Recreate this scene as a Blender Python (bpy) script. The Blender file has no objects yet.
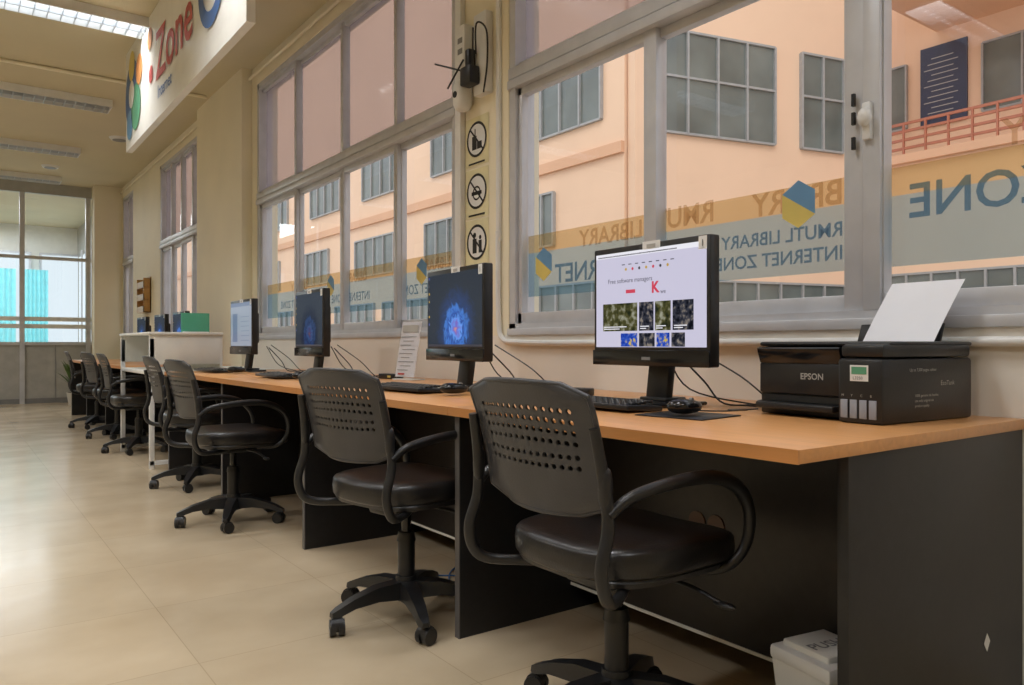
import bpy, bmesh, math, random
from mathutils import Vector, Matrix
random.seed(4)
scene = bpy.context.scene
R = math.radians

# ---------------------------------------------------------------- materials
def mat(name, col, rough=0.5, metal=0.0, emit=0.0, var=0.04, vscale=8.0, spec=0.5, bump=0.0, coat=0.0):
    m = bpy.data.materials.new(name); m.use_nodes = True
    nt = m.node_tree; b = nt.nodes["Principled BSDF"]
    b.inputs["Roughness"].default_value = rough
    b.inputs["Metallic"].default_value = metal
    b.inputs["Specular IOR Level"].default_value = spec
    b.inputs["Coat Weight"].default_value = coat
    tc = nt.nodes.new("ShaderNodeTexCoord")
    nz = nt.nodes.new("ShaderNodeTexNoise"); nz.inputs["Scale"].default_value = vscale; nz.inputs["Detail"].default_value = 4
    nt.links.new(tc.outputs["Object"], nz.inputs["Vector"])
    rp = nt.nodes.new("ShaderNodeValToRGB")
    a = [max(0, c*(1-var*2)) for c in col[:3]]; c2 = [min(1, c*(1+var*2)) for c in col[:3]]
    rp.color_ramp.elements[0].position = 0.3; rp.color_ramp.elements[1].position = 0.7
    rp.color_ramp.elements[0].color = (*a, 1); rp.color_ramp.elements[1].color = (*c2, 1)
    nt.links.new(nz.outputs["Fac"], rp.inputs["Fac"])
    nt.links.new(rp.outputs["Color"], b.inputs["Base Color"])
    if emit > 0:
        b.inputs["Emission Color"].default_value = (*col[:3], 1)
        b.inputs["Emission Strength"].default_value = emit
    if bump > 0:
        n2 = nt.nodes.new("ShaderNodeTexNoise"); n2.inputs["Scale"].default_value = 180
        nt.links.new(tc.outputs["Object"], n2.inputs["Vector"])
        bp = nt.nodes.new("ShaderNodeBump"); bp.inputs["Strength"].default_value = bump; bp.inputs["Distance"].default_value = 0.002
        nt.links.new(n2.outputs["Fac"], bp.inputs["Height"]); nt.links.new(bp.outputs["Normal"], b.inputs["Normal"])
    return m

def srgb(r, g, b):
    f = lambda c: (c/255/12.92) if c/255 <= 0.04045 else ((c/255+0.055)/1.055)**2.4
    return (f(r), f(g), f(b))

def glass_mat(name, tint, base=0.04, veil=None, veilfac=0.0, gl_amt=0.96):
    m = bpy.data.materials.new(name); m.use_nodes = True
    nt = m.node_tree; nt.nodes.clear()
    out = nt.nodes.new("ShaderNodeOutputMaterial")
    tr = nt.nodes.new("ShaderNodeBsdfTransparent"); tr.inputs[0].default_value = (*tint, 1)
    gl = nt.nodes.new("ShaderNodeBsdfGlossy"); gl.inputs["Roughness"].default_value = 0.01
    lw = nt.nodes.new("ShaderNodeLayerWeight"); lw.inputs["Blend"].default_value = 0.5
    pw = nt.nodes.new("ShaderNodeMath"); pw.operation = 'POWER'; pw.inputs[1].default_value = 5.0
    ad = nt.nodes.new("ShaderNodeMath"); ad.operation = 'MULTIPLY_ADD'; ad.inputs[1].default_value = gl_amt; ad.inputs[2].default_value = base
    mx = nt.nodes.new("ShaderNodeMixShader")
    nt.links.new(lw.outputs["Facing"], pw.inputs[0]); nt.links.new(pw.outputs[0], ad.inputs[0]); nt.links.new(ad.outputs[0], mx.inputs[0])
    nt.links.new(tr.outputs[0], mx.inputs[1]); nt.links.new(gl.outputs[0], mx.inputs[2])
    last = mx
    if veil:
        nz = nt.nodes.new("ShaderNodeTexNoise"); nz.inputs["Scale"].default_value = 0.6
        rp = nt.nodes.new("ShaderNodeValToRGB")
        rp.color_ramp.elements[0].color = (*[c*0.85 for c in veil], 1); rp.color_ramp.elements[1].color = (*[min(1, c*1.1) for c in veil], 1)
        nt.links.new(nz.outputs["Fac"], rp.inputs[0])
        df = nt.nodes.new("ShaderNodeBsdfDiffuse"); tl = nt.nodes.new("ShaderNodeBsdfTranslucent")
        nt.links.new(rp.outputs[0], df.inputs[0]); nt.links.new(rp.outputs[0], tl.inputs[0])
        m1 = nt.nodes.new("ShaderNodeMixShader"); m1.inputs[0].default_value = 0.5
        nt.links.new(df.outputs[0], m1.inputs[1]); nt.links.new(tl.outputs[0], m1.inputs[2])
        m2 = nt.nodes.new("ShaderNodeMixShader"); m2.inputs[0].default_value = veilfac
        nt.links.new(last.outputs[0], m2.inputs[1]); nt.links.new(m1.outputs[0], m2.inputs[2]); last = m2
    nt.links.new(last.outputs[0], out.inputs[0])
    return m

def wood_mat(name, col):
    m = mat(name, col, rough=0.30, spec=0.5)
    nt = m.node_tree
    nz = [n for n in nt.nodes if n.type == 'TEX_NOISE'][0]; tc = [n for n in nt.nodes if n.type == 'TEX_COORD'][0]
    mp = nt.nodes.new("ShaderNodeMapping"); mp.inputs["Scale"].default_value = (14, 0.8, 14)
    nt.links.new(tc.outputs["Object"], mp.inputs["Vector"]); nt.links.new(mp.outputs["Vector"], nz.inputs["Vector"])
    nz.inputs["Scale"].default_value = 2.5; nz.inputs["Distortion"].default_value = 1.2
    return m

def floor_mat():
    m = bpy.data.materials.new("vinyl_tile_floor"); m.use_nodes = True
    nt = m.node_tree; b = nt.nodes["Principled BSDF"]
    tc = nt.nodes.new("ShaderNodeTexCoord")
    bk = nt.nodes.new("ShaderNodeTexBrick"); bk.offset = 0.0
    bk.inputs["Scale"].default_value = 1.0; bk.inputs["Brick Width"].default_value = 0.6; bk.inputs["Row Height"].default_value = 0.6
    bk.inputs["Mortar Size"].default_value = 0.002; bk.inputs["Mortar Smooth"].default_value = 0.6
    c = srgb(194, 177, 150)
    bk.inputs["Color1"].default_value = (*c, 1); bk.inputs["Color2"].default_value = (c[0]*1.06, c[1]*1.05, c[2]*1.04, 1)
    bk.inputs["Mortar"].default_value = (c[0]*0.78, c[1]*0.76, c[2]*0.72, 1)
    nt.links.new(tc.outputs["Object"], bk.inputs["Vector"])
    nz = nt.nodes.new("ShaderNodeTexNoise"); nz.inputs["Scale"].default_value = 2.2; nz.inputs["Detail"].default_value = 8
    nt.links.new(tc.outputs["Object"], nz.inputs["Vector"])
    rp = nt.nodes.new("ShaderNodeValToRGB"); rp.color_ramp.elements[0].position = 0.3; rp.color_ramp.elements[1].position = 0.72
    rp.color_ramp.elements[0].color = (0.82, 0.80, 0.76, 1); rp.color_ramp.elements[1].color = (1.0, 1.0, 1.0, 1)
    nt.links.new(nz.outputs["Fac"], rp.inputs[0])
    mx = nt.nodes.new("ShaderNodeMix"); mx.data_type = 'RGBA'; mx.blend_type = 'MULTIPLY'; mx.inputs[0].default_value = 1
    nt.links.new(bk.outputs["Color"], mx.inputs[6]); nt.links.new(rp.outputs[0], mx.inputs[7])
    nt.links.new(mx.outputs[2], b.inputs["Base Color"])
    r2 = nt.nodes.new("ShaderNodeMapRange"); r2.inputs[3].default_value = 0.13; r2.inputs[4].default_value = 0.28
    nt.links.new(nz.outputs["Fac"], r2.inputs[0]); nt.links.new(r2.outputs[0], b.inputs["Roughness"])
    n3 = nt.nodes.new("ShaderNodeTexNoise"); n3.inputs["Scale"].default_value = 5
    nt.links.new(tc.outputs["Object"], n3.inputs["Vector"])
    bp = nt.nodes.new("ShaderNodeBump"); bp.inputs["Strength"].default_value = 0.12; bp.inputs["Distance"].default_value = 0.01
    nt.links.new(n3.outputs["Fac"], bp.inputs["Height"]); nt.links.new(bp.outputs[0], b.inputs["Normal"])
    return m

def swirl_mat(name, amp=1.0):
    m = bpy.data.materials.new(name); m.use_nodes = True
    nt = m.node_tree; nt.nodes.clear()
    out = nt.nodes.new("ShaderNodeOutputMaterial"); em = nt.nodes.new("ShaderNodeEmission"); em.inputs[1].default_value = 0.75
    gl = nt.nodes.new("ShaderNodeBsdfGlossy"); gl.inputs["Roughness"].default_value = 0.15; gl.inputs[0].default_value = (0.05, 0.05, 0.05, 1)
    ads = nt.nodes.new("ShaderNodeAddShader")
    tc = nt.nodes.new("ShaderNodeTexCoord")
    mp = nt.nodes.new("ShaderNodeMapping"); mp.inputs["Location"].default_value = (0, 0.02, -0.27); mp.inputs["Scale"].default_value = (0, 1, 1)
    nt.links.new(tc.outputs["Object"], mp.inputs[0])
    nz = nt.nodes.new("ShaderNodeTexNoise"); nz.inputs["Scale"].default_value = 13; nz.inputs["Distortion"].default_value = 3
    nt.links.new(mp.outputs[0], nz.inputs[0])
    ln = nt.nodes.new("ShaderNodeVectorMath"); ln.operation = 'LENGTH'
    nt.links.new(mp.outputs[0], ln.inputs[0])
    ml = nt.nodes.new("ShaderNodeMath"); ml.operation = 'MULTIPLY_ADD'; ml.inputs[1].default_value = 0.10
    nt.links.new(nz.outputs["Fac"], ml.inputs[0]); nt.links.new(ln.outputs["Value"], ml.inputs[2])
    rp = nt.nodes.new("ShaderNodeValToRGB"); cr = rp.color_ramp
    k = lambda *c: (*[x*amp for x in c], 1)
    cr.elements[0].position = 0.050; cr.elements[0].color = k(0.50, 0.25, 0.30)
    cr.elements[1].position = 0.24; cr.elements[1].color = (0.024, 0.033, 0.050, 1)
    e = cr.elements.new(0.064); e.color = k(0.18, 0.12, 0.50)
    e = cr.elements.new(0.095); e.color = k(0.12, 0.32, 0.85)
    e = cr.elements.new(0.115); e.color = k(0.015, 0.06, 0.30)
    e = cr.elements.new(0.140); e.color = k(0.06, 0.2, 0.62)
    e = cr.elements.new(0.165); e.color = k(0.022, 0.05, 0.15)
    nt.links.new(ml.outputs[0], rp.inputs[0]); nt.links.new(rp.outputs[0], em.inputs[0])
    nt.links.new(em.outputs[0], ads.inputs[0]); nt.links.new(gl.outputs[0], ads.inputs[1]); nt.links.new(ads.outputs[0], out.inputs[0])
    return m

def photo_mat(name, cols, scale=60):
    m = bpy.data.materials.new(name); m.use_nodes = True
    nt = m.node_tree; nt.nodes.clear()
    out = nt.nodes.new("ShaderNodeOutputMaterial"); em = nt.nodes.new("ShaderNodeEmission"); em.inputs[1].default_value = 0.6
    tc = nt.nodes.new("ShaderNodeTexCoord"); nz = nt.nodes.new("ShaderNodeTexNoise"); nz.inputs["Scale"].default_value = scale; nz.inputs["Detail"].default_value = 3
    nt.links.new(tc.outputs["Object"], nz.inputs[0]); rp = nt.nodes.new("ShaderNodeValToRGB"); cr = rp.color_ramp
    cr.elements[0].position = 0.35; cr.elements[0].color = (*cols[0], 1); cr.elements[1].position = 0.68; cr.elements[1].color = (*cols[-1], 1)
    for i, c in enumerate(cols[1:-1]): e = cr.elements.new(0.35+0.33*(i+1)/(len(cols)-1)); e.color = (*c, 1)
    nt.links.new(nz.outputs["Fac"], rp.inputs[0]); nt.links.new(rp.outputs[0], em.inputs[0]); nt.links.new(em.outputs[0], out.inputs[0])
    return m

def emis(name, col, s=1.0):
    m = mat(name, (0.02, 0.02, 0.02), rough=0.3, var=0.0)
    b = m.node_tree.nodes["Principled BSDF"]
    b.inputs["Emission Color"].default_value = (*col, 1); b.inputs["Emission Strength"].default_value = s
    return m

EXP = 0.38
ES = 1/(2**EXP)
M = {}
M['wall'] = mat("cream_wall_paint", srgb(238, 229, 203), 0.6, var=0.02, vscale=1.5)
M['wall_low'] = mat("pale_wall_paint", srgb(234, 227, 216), 0.5, var=0.02, vscale=2)
M['ceil'] = mat("ceiling_paint", srgb(210, 199, 168), 0.8, var=0.02, vscale=1)
M['alu'] = mat("aluminium_frame", srgb(200, 201, 205), 0.4, 0.15, var=0.03)
M['white'] = mat("white_plastic", srgb(228, 228, 226), 0.4, var=0.02)
M['offwhite'] = mat("white_laminate", srgb(230, 229, 222), 0.4, var=0.02)
M['blackp'] = mat("black_plastic", (0.014, 0.014, 0.015), 0.36, var=0.1, bump=0.15)
M['blackg'] = mat("glossy_black_plastic", (0.008, 0.008, 0.009), 0.15, var=0.05)
M['chairmesh'] = mat("charcoal_backrest_plastic", (0.045, 0.045, 0.049), 0.38, var=0.08, bump=0.2)
M['leather'] = mat("black_vinyl_seat", (0.013, 0.012, 0.012), 0.30, var=0.15, vscale=30, bump=0.3)
M['lam'] = mat("black_laminate_panel", (0.011, 0.011, 0.012), 0.4, var=0.1, vscale=40)
M['lam2'] = mat("dark_brown_laminate", (0.014, 0.011, 0.010), 0.35, var=0.12, vscale=30)
M['edge'] = mat("grey_edge_band", (0.10, 0.095, 0.095), 0.4)
M['wood'] = wood_mat("beech_desktop", srgb(206, 148, 92))
M['wood_edge'] = wood_mat("beech_edge_band", srgb(196, 134, 76))
M['brass'] = mat("brown_grommet", srgb(84, 56, 38), 0.4)
M['floor'] = floor_mat()
M['glass'] = glass_mat("clear_glass", (0.92, 0.93, 0.94), 0.075)
M['glass_up'] = glass_mat("mauve_tinted_glass", (0.60, 0.56, 0.59), 0.05, srgb(168, 158, 164), 0.45)
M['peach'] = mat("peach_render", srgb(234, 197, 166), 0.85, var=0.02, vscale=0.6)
M['peach2'] = mat("darker_peach_render", srgb(220, 172, 138), 0.85, var=0.03, vscale=0.6)  # darker peach for the ledge band and gallery slab
M['outglass'] = mat("outside_window_glass", srgb(106, 112, 108), 0.12, var=0.15, vscale=0.9)
M['outframe'] = mat("outside_window_frame", srgb(160, 158, 156), 0.5)
M['orange'] = mat("rust_orange_rail", srgb(176, 104, 78), 0.5)
M['navy'] = mat("navy_notice_board", srgb(42, 52, 82), 0.5)
M['pave'] = mat("courtyard_paving", srgb(175, 168, 160), 0.9)
M['gold'] = glass_mat("gold_window_film", (0.90, 0.80, 0.58), 0, srgb(196, 164, 104), 0.38, 0)
M['teal'] = glass_mat("blue_window_film", (0.60, 0.78, 0.88), 0, srgb(120, 156, 172), 0.38, 0)
M['bluefilm'] = glass_mat("navy_letter_film", (0.42, 0.60, 0.76), 0, srgb(80, 122, 156), 0.42, 0)
M['tantext'] = glass_mat("tan_letter_film", (0.88, 0.78, 0.66), 0, srgb(190, 154, 116), 0.28, 0)
M['yellow'] = mat("yellow_sticker", srgb(222, 200, 110), 0.5)
M['bluest'] = mat("blue_sticker", srgb(104, 150, 188), 0.5)
M['cream'] = mat("cream_sticker", srgb(228, 220, 178), 0.5)
M['ink'] = mat("black_ink", (0.01, 0.01, 0.01), 0.5)
M['red'] = mat("red_print", srgb(190, 82, 78), 0.5)
M['green'] = mat("green_print", srgb(90, 155, 120), 0.5)
M['blue'] = mat("blue_print", srgb(74, 110, 165), 0.5)
M['orangep'] = mat("orange_print", srgb(220, 150, 90), 0.5)
M['grey'] = mat("grey_plastic", srgb(130, 130, 130), 0.45)
M['lgrey'] = mat("light_grey_panel", srgb(172, 171, 166), 0.5)
M['paper'] = mat("white_paper", srgb(240, 241, 248), 0.7, var=0.01)
M['acrylic'] = glass_mat("clear_acrylic", (0.95, 0.95, 0.95), 0.05)
M['tube'] = emis("lit_fluorescent_tube", (0.85, 0.93, 1.0), 3.0)
M['tube_off'] = mat("unlit_fluorescent_tube", srgb(225, 225, 220), 0.3)
M['reflector'] = mat("louvre_reflector", (0.6, 0.62, 0.65), 0.3, 0.5)
M['swirl'] = swirl_mat("swirl_wallpaper_screen"); M['swirl_dim'] = swirl_mat("dim_wallpaper_screen", 0.22)
M['scr_bg'] = emis("screen_page_background", srgb(206, 203, 226), 0.9*ES)
M['scr_bg2'] = emis("screen_dim_page", srgb(158, 168, 186), 0.75*ES)
M['scr_bg3'] = emis("screen_dim_block", srgb(110, 128, 160), 0.75*ES)
M['scr_white'] = emis("screen_page_white", srgb(236, 236, 245), 0.95*ES)
M['scr_dark'] = photo_mat("screen_photo_dark", [srgb(20, 22, 30), srgb(60, 62, 74), srgb(150, 140, 130)])
M['scr_olive'] = photo_mat("screen_photo_landscape", [srgb(40, 46, 30), srgb(90, 88, 52), srgb(170, 170, 150)], 40)
M['scr_blue'] = photo_mat("screen_photo_blue", [srgb(30, 60, 170), srgb(60, 100, 210), srgb(230, 200, 70)], 70)
M['scr_yel'] = emis("screen_tile_yellow", srgb(220, 180, 60), 0.7*ES)
M['scr_red'] = emis("screen_tile_red", srgb(220, 60, 90), 0.8*ES)
M['scr_text'] = emis("screen_text", srgb(60, 60, 80), 0.5*ES)
M['curtain'] = mat("glowing_teal_curtain", srgb(140, 208, 214), 0.8, emit=0.3)  # weak emission put into the cloth so the curtain looks lit
M['skyglow'] = emis("glowing_daylight_pane", srgb(215, 228, 235), 0.95)  # pane emits by itself, standing in for daylight
M['leaf'] = mat("leaf_green", srgb(80, 110, 50), 0.5, var=0.2)
M['soil'] = mat("soil", srgb(60, 45, 35), 0.9)
M['pot'] = mat("white_pot", srgb(200, 195, 185), 0.5)
M['lwood'] = wood_mat("light_wood_rack", srgb(205, 165, 108))
M['inkc'] = mat("ink_tank_window", srgb(150, 155, 165), 0.2)
M['bluecable'] = mat("blue_cable", srgb(50, 100, 160), 0.5)
M['tgreen'] = glass_mat("green_acrylic_screen", (0.4, 0.75, 0.6), 0.03, srgb(130, 200, 175), 0.6)

# ---------------------------------------------------------------- builder
class B:
    def __init__(s): s.v = []; s.f = []; s.fm = []; s.mats = []
    def mi(s, m):
        m = M[m] if isinstance(m, str) else m
        if m not in s.mats: s.mats.append(m)
        return s.mats.index(m)
    def raw(s, vs, fs, m):
        o = len(s.v); k = s.mi(m)
        s.v += [tuple(p) for p in vs]
        for f in fs: s.f.append([i+o for i in f]); s.fm.append(k)
    def bmadd(s, bm, m):
        bm.verts.index_update()
        s.raw([v.co[:] for v in bm.verts], [[v.index for v in f.verts] for f in bm.faces], m); bm.free()
    def obox(s, mtx, size, m, bev=0.0, seg=2):
        bm = bmesh.new(); bmesh.ops.create_cube(bm, size=1.0)
        for v in bm.verts: v.co = Vector((v.co.x*size[0], v.co.y*size[1], v.co.z*size[2]))
        if bev > 0: bmesh.ops.bevel(bm, geom=list(bm.edges), offset=bev, segments=seg, affect='EDGES', profile=0.5)
        bmesh.ops.transform(bm, matrix=mtx, verts=bm.verts); s.bmadd(bm, m)
    def box(s, x0, x1, y0, y1, z0, z1, m, bev=0.0):
        s.obox(Matrix.Translation(((x0+x1)/2, (y0+y1)/2, (z0+z1)/2)), (abs(x1-x0), abs(y1-y0), abs(z1-z0)), m, bev)
    def cyl(s, p0, p1, r0, m, r1=None, n=18, caps=True):
        r1 = r0 if r1 is None else r1
        p0 = Vector(p0); p1 = Vector(p1); d = (p1-p0).normalized()
        a = d.orthogonal().normalized(); b = d.cross(a)
        vs = []
        for p, r in ((p0, r0), (p1, r1)):
            for i in range(n):
                t = 2*math.pi*i/n; vs.append(p+a*r*math.cos(t)+b*r*math.sin(t))
        fs = [[i, (i+1) % n, n+(i+1) % n, n+i] for i in range(n)]
        if caps: fs += [list(range(n))[::-1], list(range(n, 2*n))]
        s.raw(vs, fs, m)
    def tube(s, pts, r, m, n=8, sub=6, sx=1.0):
        P = [Vector(p) for p in pts]
        if sub > 1 and len(P) > 2:
            Q = [P[0]*2-P[1]]+P+[P[-1]*2-P[-2]]; O = []
            for i in range(1, len(Q)-2):
                for k in range(sub):
                    t = k/sub; a, b, c, d = Q[i-1], Q[i], Q[i+1], Q[i+2]
                    O.append(0.5*((2*b)+(c-a)*t+(2*a-5*b+4*c-d)*t*t+(3*b-a-3*c+d)*t**3))
            O.append(P[-1]); P = O
        rr = r if isinstance(r, (list, tuple)) else [r, r]
        vs = []; up = None
        for i, p in enumerate(P):
            t = (P[min(i+1, len(P)-1)]-P[max(i-1, 0)]).normalized()
            up = t.orthogonal().normalized() if up is None else (up-t*up.dot(t)).normalized()
            bb = t.cross(up); q = i/(len(P)-1)*(len(rr)-1); k = min(int(q), len(rr)-2); rad = rr[k]+(rr[k+1]-rr[k])*(q-k)
            for j in range(n):
                a = 2*math.pi*j/n; vs.append(p+up*rad*math.cos(a)+bb*rad*math.sin(a)*sx)
        fs = []
        for i in range(len(P)-1):
            for j in range(n): fs.append([i*n+j, i*n+(j+1) % n, (i+1)*n+(j+1) % n, (i+1)*n+j])
        fs += [list(range(n))[::-1], list(range((len(P)-1)*n, len(P)*n))]
        s.raw(vs, fs, m)
    def sell(s, c, rad, m, e1=0.5, e2=0.5, nu=28, nv=14, fn=None):
        pw = lambda x, e: math.copysign(abs(x)**e, x)
        vs = []; fs = []
        for i in range(1, nv):
            ph = -math.pi/2+math.pi*i/nv
            for j in range(nu):
                th = 2*math.pi*j/nu
                p = [rad[0]*pw(math.cos(ph), e1)*pw(math.cos(th), e2), rad[1]*pw(math.cos(ph), e1)*pw(math.sin(th), e2), rad[2]*pw(math.sin(ph), e1)]
                if fn: p = fn(*p)
                vs.append((c[0]+p[0], c[1]+p[1], c[2]+p[2]))
        bpt = (0, 0, -rad[2]); tpt = (0, 0, rad[2])
        if fn: bpt = fn(*bpt); tpt = fn(*tpt)
        vs += [tuple(c[k]+bpt[k] for k in range(3)), tuple(c[k]+tpt[k] for k in range(3))]
        for i in range(nv-2):
            for j in range(nu): fs.append([i*nu+j, i*nu+(j+1) % nu, (i+1)*nu+(j+1) % nu, (i+1)*nu+j])
        nb = len(vs)-2
        for j in range(nu):
            fs.append([nb, (j+1) % nu, j]); fs.append([nb+1, (nv-2)*nu+j, (nv-2)*nu+(j+1) % nu])
        s.raw(vs, fs, m)
    def poly(s, pts, m): s.raw(pts, [list(range(len(pts)))], m)
    def rect(s, o, rt, up, a0, a1, b0, b1, m):
        o, rt, up = Vector(o), Vector(rt), Vector(up)
        s.poly([o+rt*a0+up*b0, o+rt*a1+up*b0, o+rt*a1+up*b1, o+rt*a0+up*b1], m)
    def disc(s, o, rt, up, a, b, r, m, n=24, rx=None):
        o, rt, up = Vector(o), Vector(rt), Vector(up); rx = rx or r
        s.poly([o+rt*(a+rx*math.cos(2*math.pi*i/n))+up*(b+r*math.sin(2*math.pi*i/n)) for i in range(n)], m)
    def ring(s, o, rt, up, a, b, r0, r1, m, n=28, t0=0, t1=360):
        o, rt, up = Vector(o), Vector(rt), Vector(up); vs = []
        for i in range(n+1):
            t = R(t0+(t1-t0)*i/n)
            for r in (r0, r1): vs.append(o+rt*(a+r*math.cos(t))+up*(b+r*math.sin(t)))
        s.raw(vs, [[2*i, 2*i+1, 2*i+3, 2*i+2] for i in range(n)], m)
    def text(s, body, size, o, rt, up, m, align='LEFT', bold=0.0, xs=1.0):
        cu = bpy.data.curves.new("t", 'FONT'); cu.body = body; cu.size = size; cu.align_x = align; cu.resolution_u = 3; cu.offset = bold
        ob = bpy.data.objects.new("t", cu); scene.collection.objects.link(ob)
        dg = bpy.context.evaluated_depsgraph_get(); dg.update()
        me = bpy.data.meshes.new_from_object(ob.evaluated_get(dg))
        o, rt, up = Vector(o), Vector(rt), Vector(up)
        s.raw([o+rt*v.co.x*xs+up*v.co.y for v in me.vertices], [list(p.vertices) for p in me.polygons], m)
        bpy.data.objects.remove(ob); bpy.data.curves.remove(cu); bpy.data.meshes.remove(me)
    def mesh(s, name, smooth=True, ang=38):
        me = bpy.data.meshes.new(name); me.from_pydata(s.v, [], s.f)
        for m in s.mats: me.materials.append(m)
        me.polygons.foreach_set("material_index", s.fm)
        if smooth:
            me.polygons.foreach_set("use_smooth", [True]*len(s.f)); me.set_sharp_from_angle(angle=R(ang))
        me.validate(); me.update(); return me
    def done(s, name, loc=(0, 0, 0), rz=0, smooth=True):
        ob = bpy.data.objects.new(name, s.mesh(name, smooth)); ob.location = loc; ob.rotation_euler = (0, 0, rz)
        scene.collection.objects.link(ob); return ob
def inst(name, me, loc, rz=0):
    ob = bpy.data.objects.new(name, me); ob.location = loc; ob.rotation_euler = (0, 0, rz); scene.collection.objects.link(ob); return ob
def T(x, y, z): return Matrix.Translation((x, y, z))
def RY(a): return Matrix.Rotation(R(a), 4, 'Y')

WX = 2.35; CZ = 3.6; FY = 14.7
# ---------------------------------------------------------------- room shell
b = B(); b.box(-5, WX+0.25, -3, 20.2, -0.1, 0, 'floor'); b.done("floor", smooth=False)
b = B(); b.box(-5.2, WX+0.25, -3.2, 20.2, CZ, CZ+0.15, 'ceil'); b.done("ceiling", smooth=False)
b = B()
W = [(-0.55, 3.24), (3.76, 7.31), (9.23, 11.47), (13.4, 14.3)]
Z0, Z1 = 1.0, 3.42
b.box(WX, WX+0.2, -3, FY, 0, Z0, 'wall_low')
b.box(WX, WX+0.2, -3, FY, Z1, CZ, 'wall')
ys = [-3]+[y for w in W for y in w]+[FY]
for i in range(0, len(ys), 2): b.box(WX, WX+0.2, ys[i], ys[i+1], Z0, Z1, 'wall')
b.box(WX-0.10, WX, 7.45, 9.1, 0, CZ, 'wall')
b.box(1.93, WX, FY-0.35, FY-0.06, 0, CZ, 'wall')
b.done("wall_right", smooth=False)
b = B(); b.box(-5.2, -5, -3, 20.2, 0, CZ, 'wall'); b.done("wall_left", smooth=False)
b = B(); b.box(-5, WX, -3.2, -3, 0, CZ, 'wall'); b.done("wall_back", smooth=False)

# windows
def window(name, y0, y1, splits, mw):
    b = B(); xf0, xf1 = WX+0.005, WX+0.13
    tz0, tz1 = 2.275, 2.385
    b.box(WX-0.012, xf1, y0, y1, Z0, Z0+0.035, 'alu', 0.003)
    b.box(xf0, xf1, y0, y1, Z0+0.035, Z0+0.06, 'alu')
    b.box(xf0, xf1, y0, y1, Z1-0.05, Z1, 'alu')
    b.box(WX-0.012, xf1, y0, y1, tz0, tz0+0.045, 'alu', 0.003)
    b.box(WX-0.004, xf1, y0, y1, tz0+0.052, tz1, 'alu', 0.003)
    b.box(xf0+0.01, xf1, y0, y1, tz0+0.04, tz0+0.06, 'grey')
    b.box(xf0, xf1, y0, y0+0.05, Z0, Z1, 'alu'); b.box(xf0, xf1, y1-0.05, y1, Z0, Z1, 'alu')
    e = [y0+0.05]+splits+[y1-0.05]
    for y, w in zip(splits, mw):
        b.box(WX+0.02, WX+0.07, y-w/2, y+w/2, Z0+0.06, tz0, 'alu', 0.003)
        if w > 0.1:
            b.box(WX+0.005, WX+0.03, y-w/2+0.005, y-0.006, Z0+0.06, tz0, 'alu', 0.003)
        b.box(WX+0.02, WX+0.08, y-0.022, y+0.022, tz1, Z1-0.05, 'alu', 0.003)
    for i in range(len(e)-1):
        a, c = e[i], e[i+1]; xx = WX+0.035 if i % 2 else WX+0.06
        for (z, h) in ((Z0+0.06, 0.055), (tz0-0.04, 0.04)):
            b.box(xx-0.012, xx+0.03, a, c, z, z+h, 'alu', 0.003)
        b.box(xx-0.012, xx+0.03, a, a+0.032, Z0+0.06, tz0, 'alu', 0.003)
        b.box(xx-0.012, xx+0.03, c-0.032, c, Z0+0.06, tz0, 'alu', 0.003)
        for (z, h) in ((tz1, 0.03), (Z1-0.08, 0.03)): b.box(xx, xx+0.03, a, c, z, z+h, 'alu')
        b.rect((WX+0.085, 0, 0), (0, -1, 0), (0, 0, 1), -c, -a, Z0+0.06, tz0, 'glass')
        b.rect((WX+0.075, 0, 0), (0, -1, 0), (0, 0, 1), -c, -a, tz1, Z1-0.05, 'glass_up')
    return b
b = window("w", *W[0], [0.39, 1.325, 2.26], [0.07, 0.134, 0.07])
b.box(WX-0.012, WX+0.01, 1.285, 1.315, 1.60, 1.72, 'white', 0.006); b.sell((WX-0.02, 1.30, 1.67), (0.018, 0.022, 0.03), 'white', 1, 1)
for z in (1.58, 1.66, 1.72): b.box(WX-0.001, WX+0.01, 1.345, 1.355, z, z+0.04, 'ink')
b.done("window_1")
window("w", *W[1], [4.54, 5.40, 6.36], [0.05, 0.06, 0.05]).done("window_2")
window("w", *W[2], [9.8, 10.35, 10.9], [0.05, 0.05, 0.05]).done("window_3")
window("w", *W[3], [13.85], [0.05]).done("window_4")

# film decals on glass (read from outside -> mirrored inside)
b = B(); X = WX+0.0835; rt = (0, 1, 0); up = (0, 0, 1)
for (y0, y1) in (W[0], W[1]):
    b.rect((X, 0, 0), rt, up, y0+0.06, y1-0.06, 1.425, 1.515, 'gold')
    b.rect((X, 0, 0), rt, up, y0+0.06, y1-0.06, 1.20, 1.425, 'teal')
X = WX+0.082
o = lambda y, z: (X, y, z)
def txt(s, size, y, z, m, bold=0.002): b.text(s, size, o(y, z), rt, up, m, bold=bold)
txt("ZONE", 0.15, 0.80, 1.35, 'bluefilm'); txt("RMUTL LIBRARY", 0.11, 0.15, 1.52, 'tantext')
txt("RMUTL LIBRARY", 0.07, 1.43, 1.32, 'bluefilm', 0.001); txt("INTERNET ZONE", 0.07, 1.43, 1.24, 'bluefilm', 0.001)
txt("BRARY", 0.12, 1.43, 1.43, 'tantext'); txt("RMUTL", 0.12, 1.97, 1.44, 'tantext'); txt("LIBRARY", 0.11, 2.36, 1.42, 'tantext')
txt("INTERNET", 0.13, 2.36, 1.26, 'bluefilm')
for k in range(3):
    txt("LIBRARY", 0.10, 3.95+k*1.15, 1.42, 'tantext'); txt("INTERNET ZONE", 0.09, 3.9+k*1.15, 1.28, 'bluefilm', 0.001)
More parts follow.
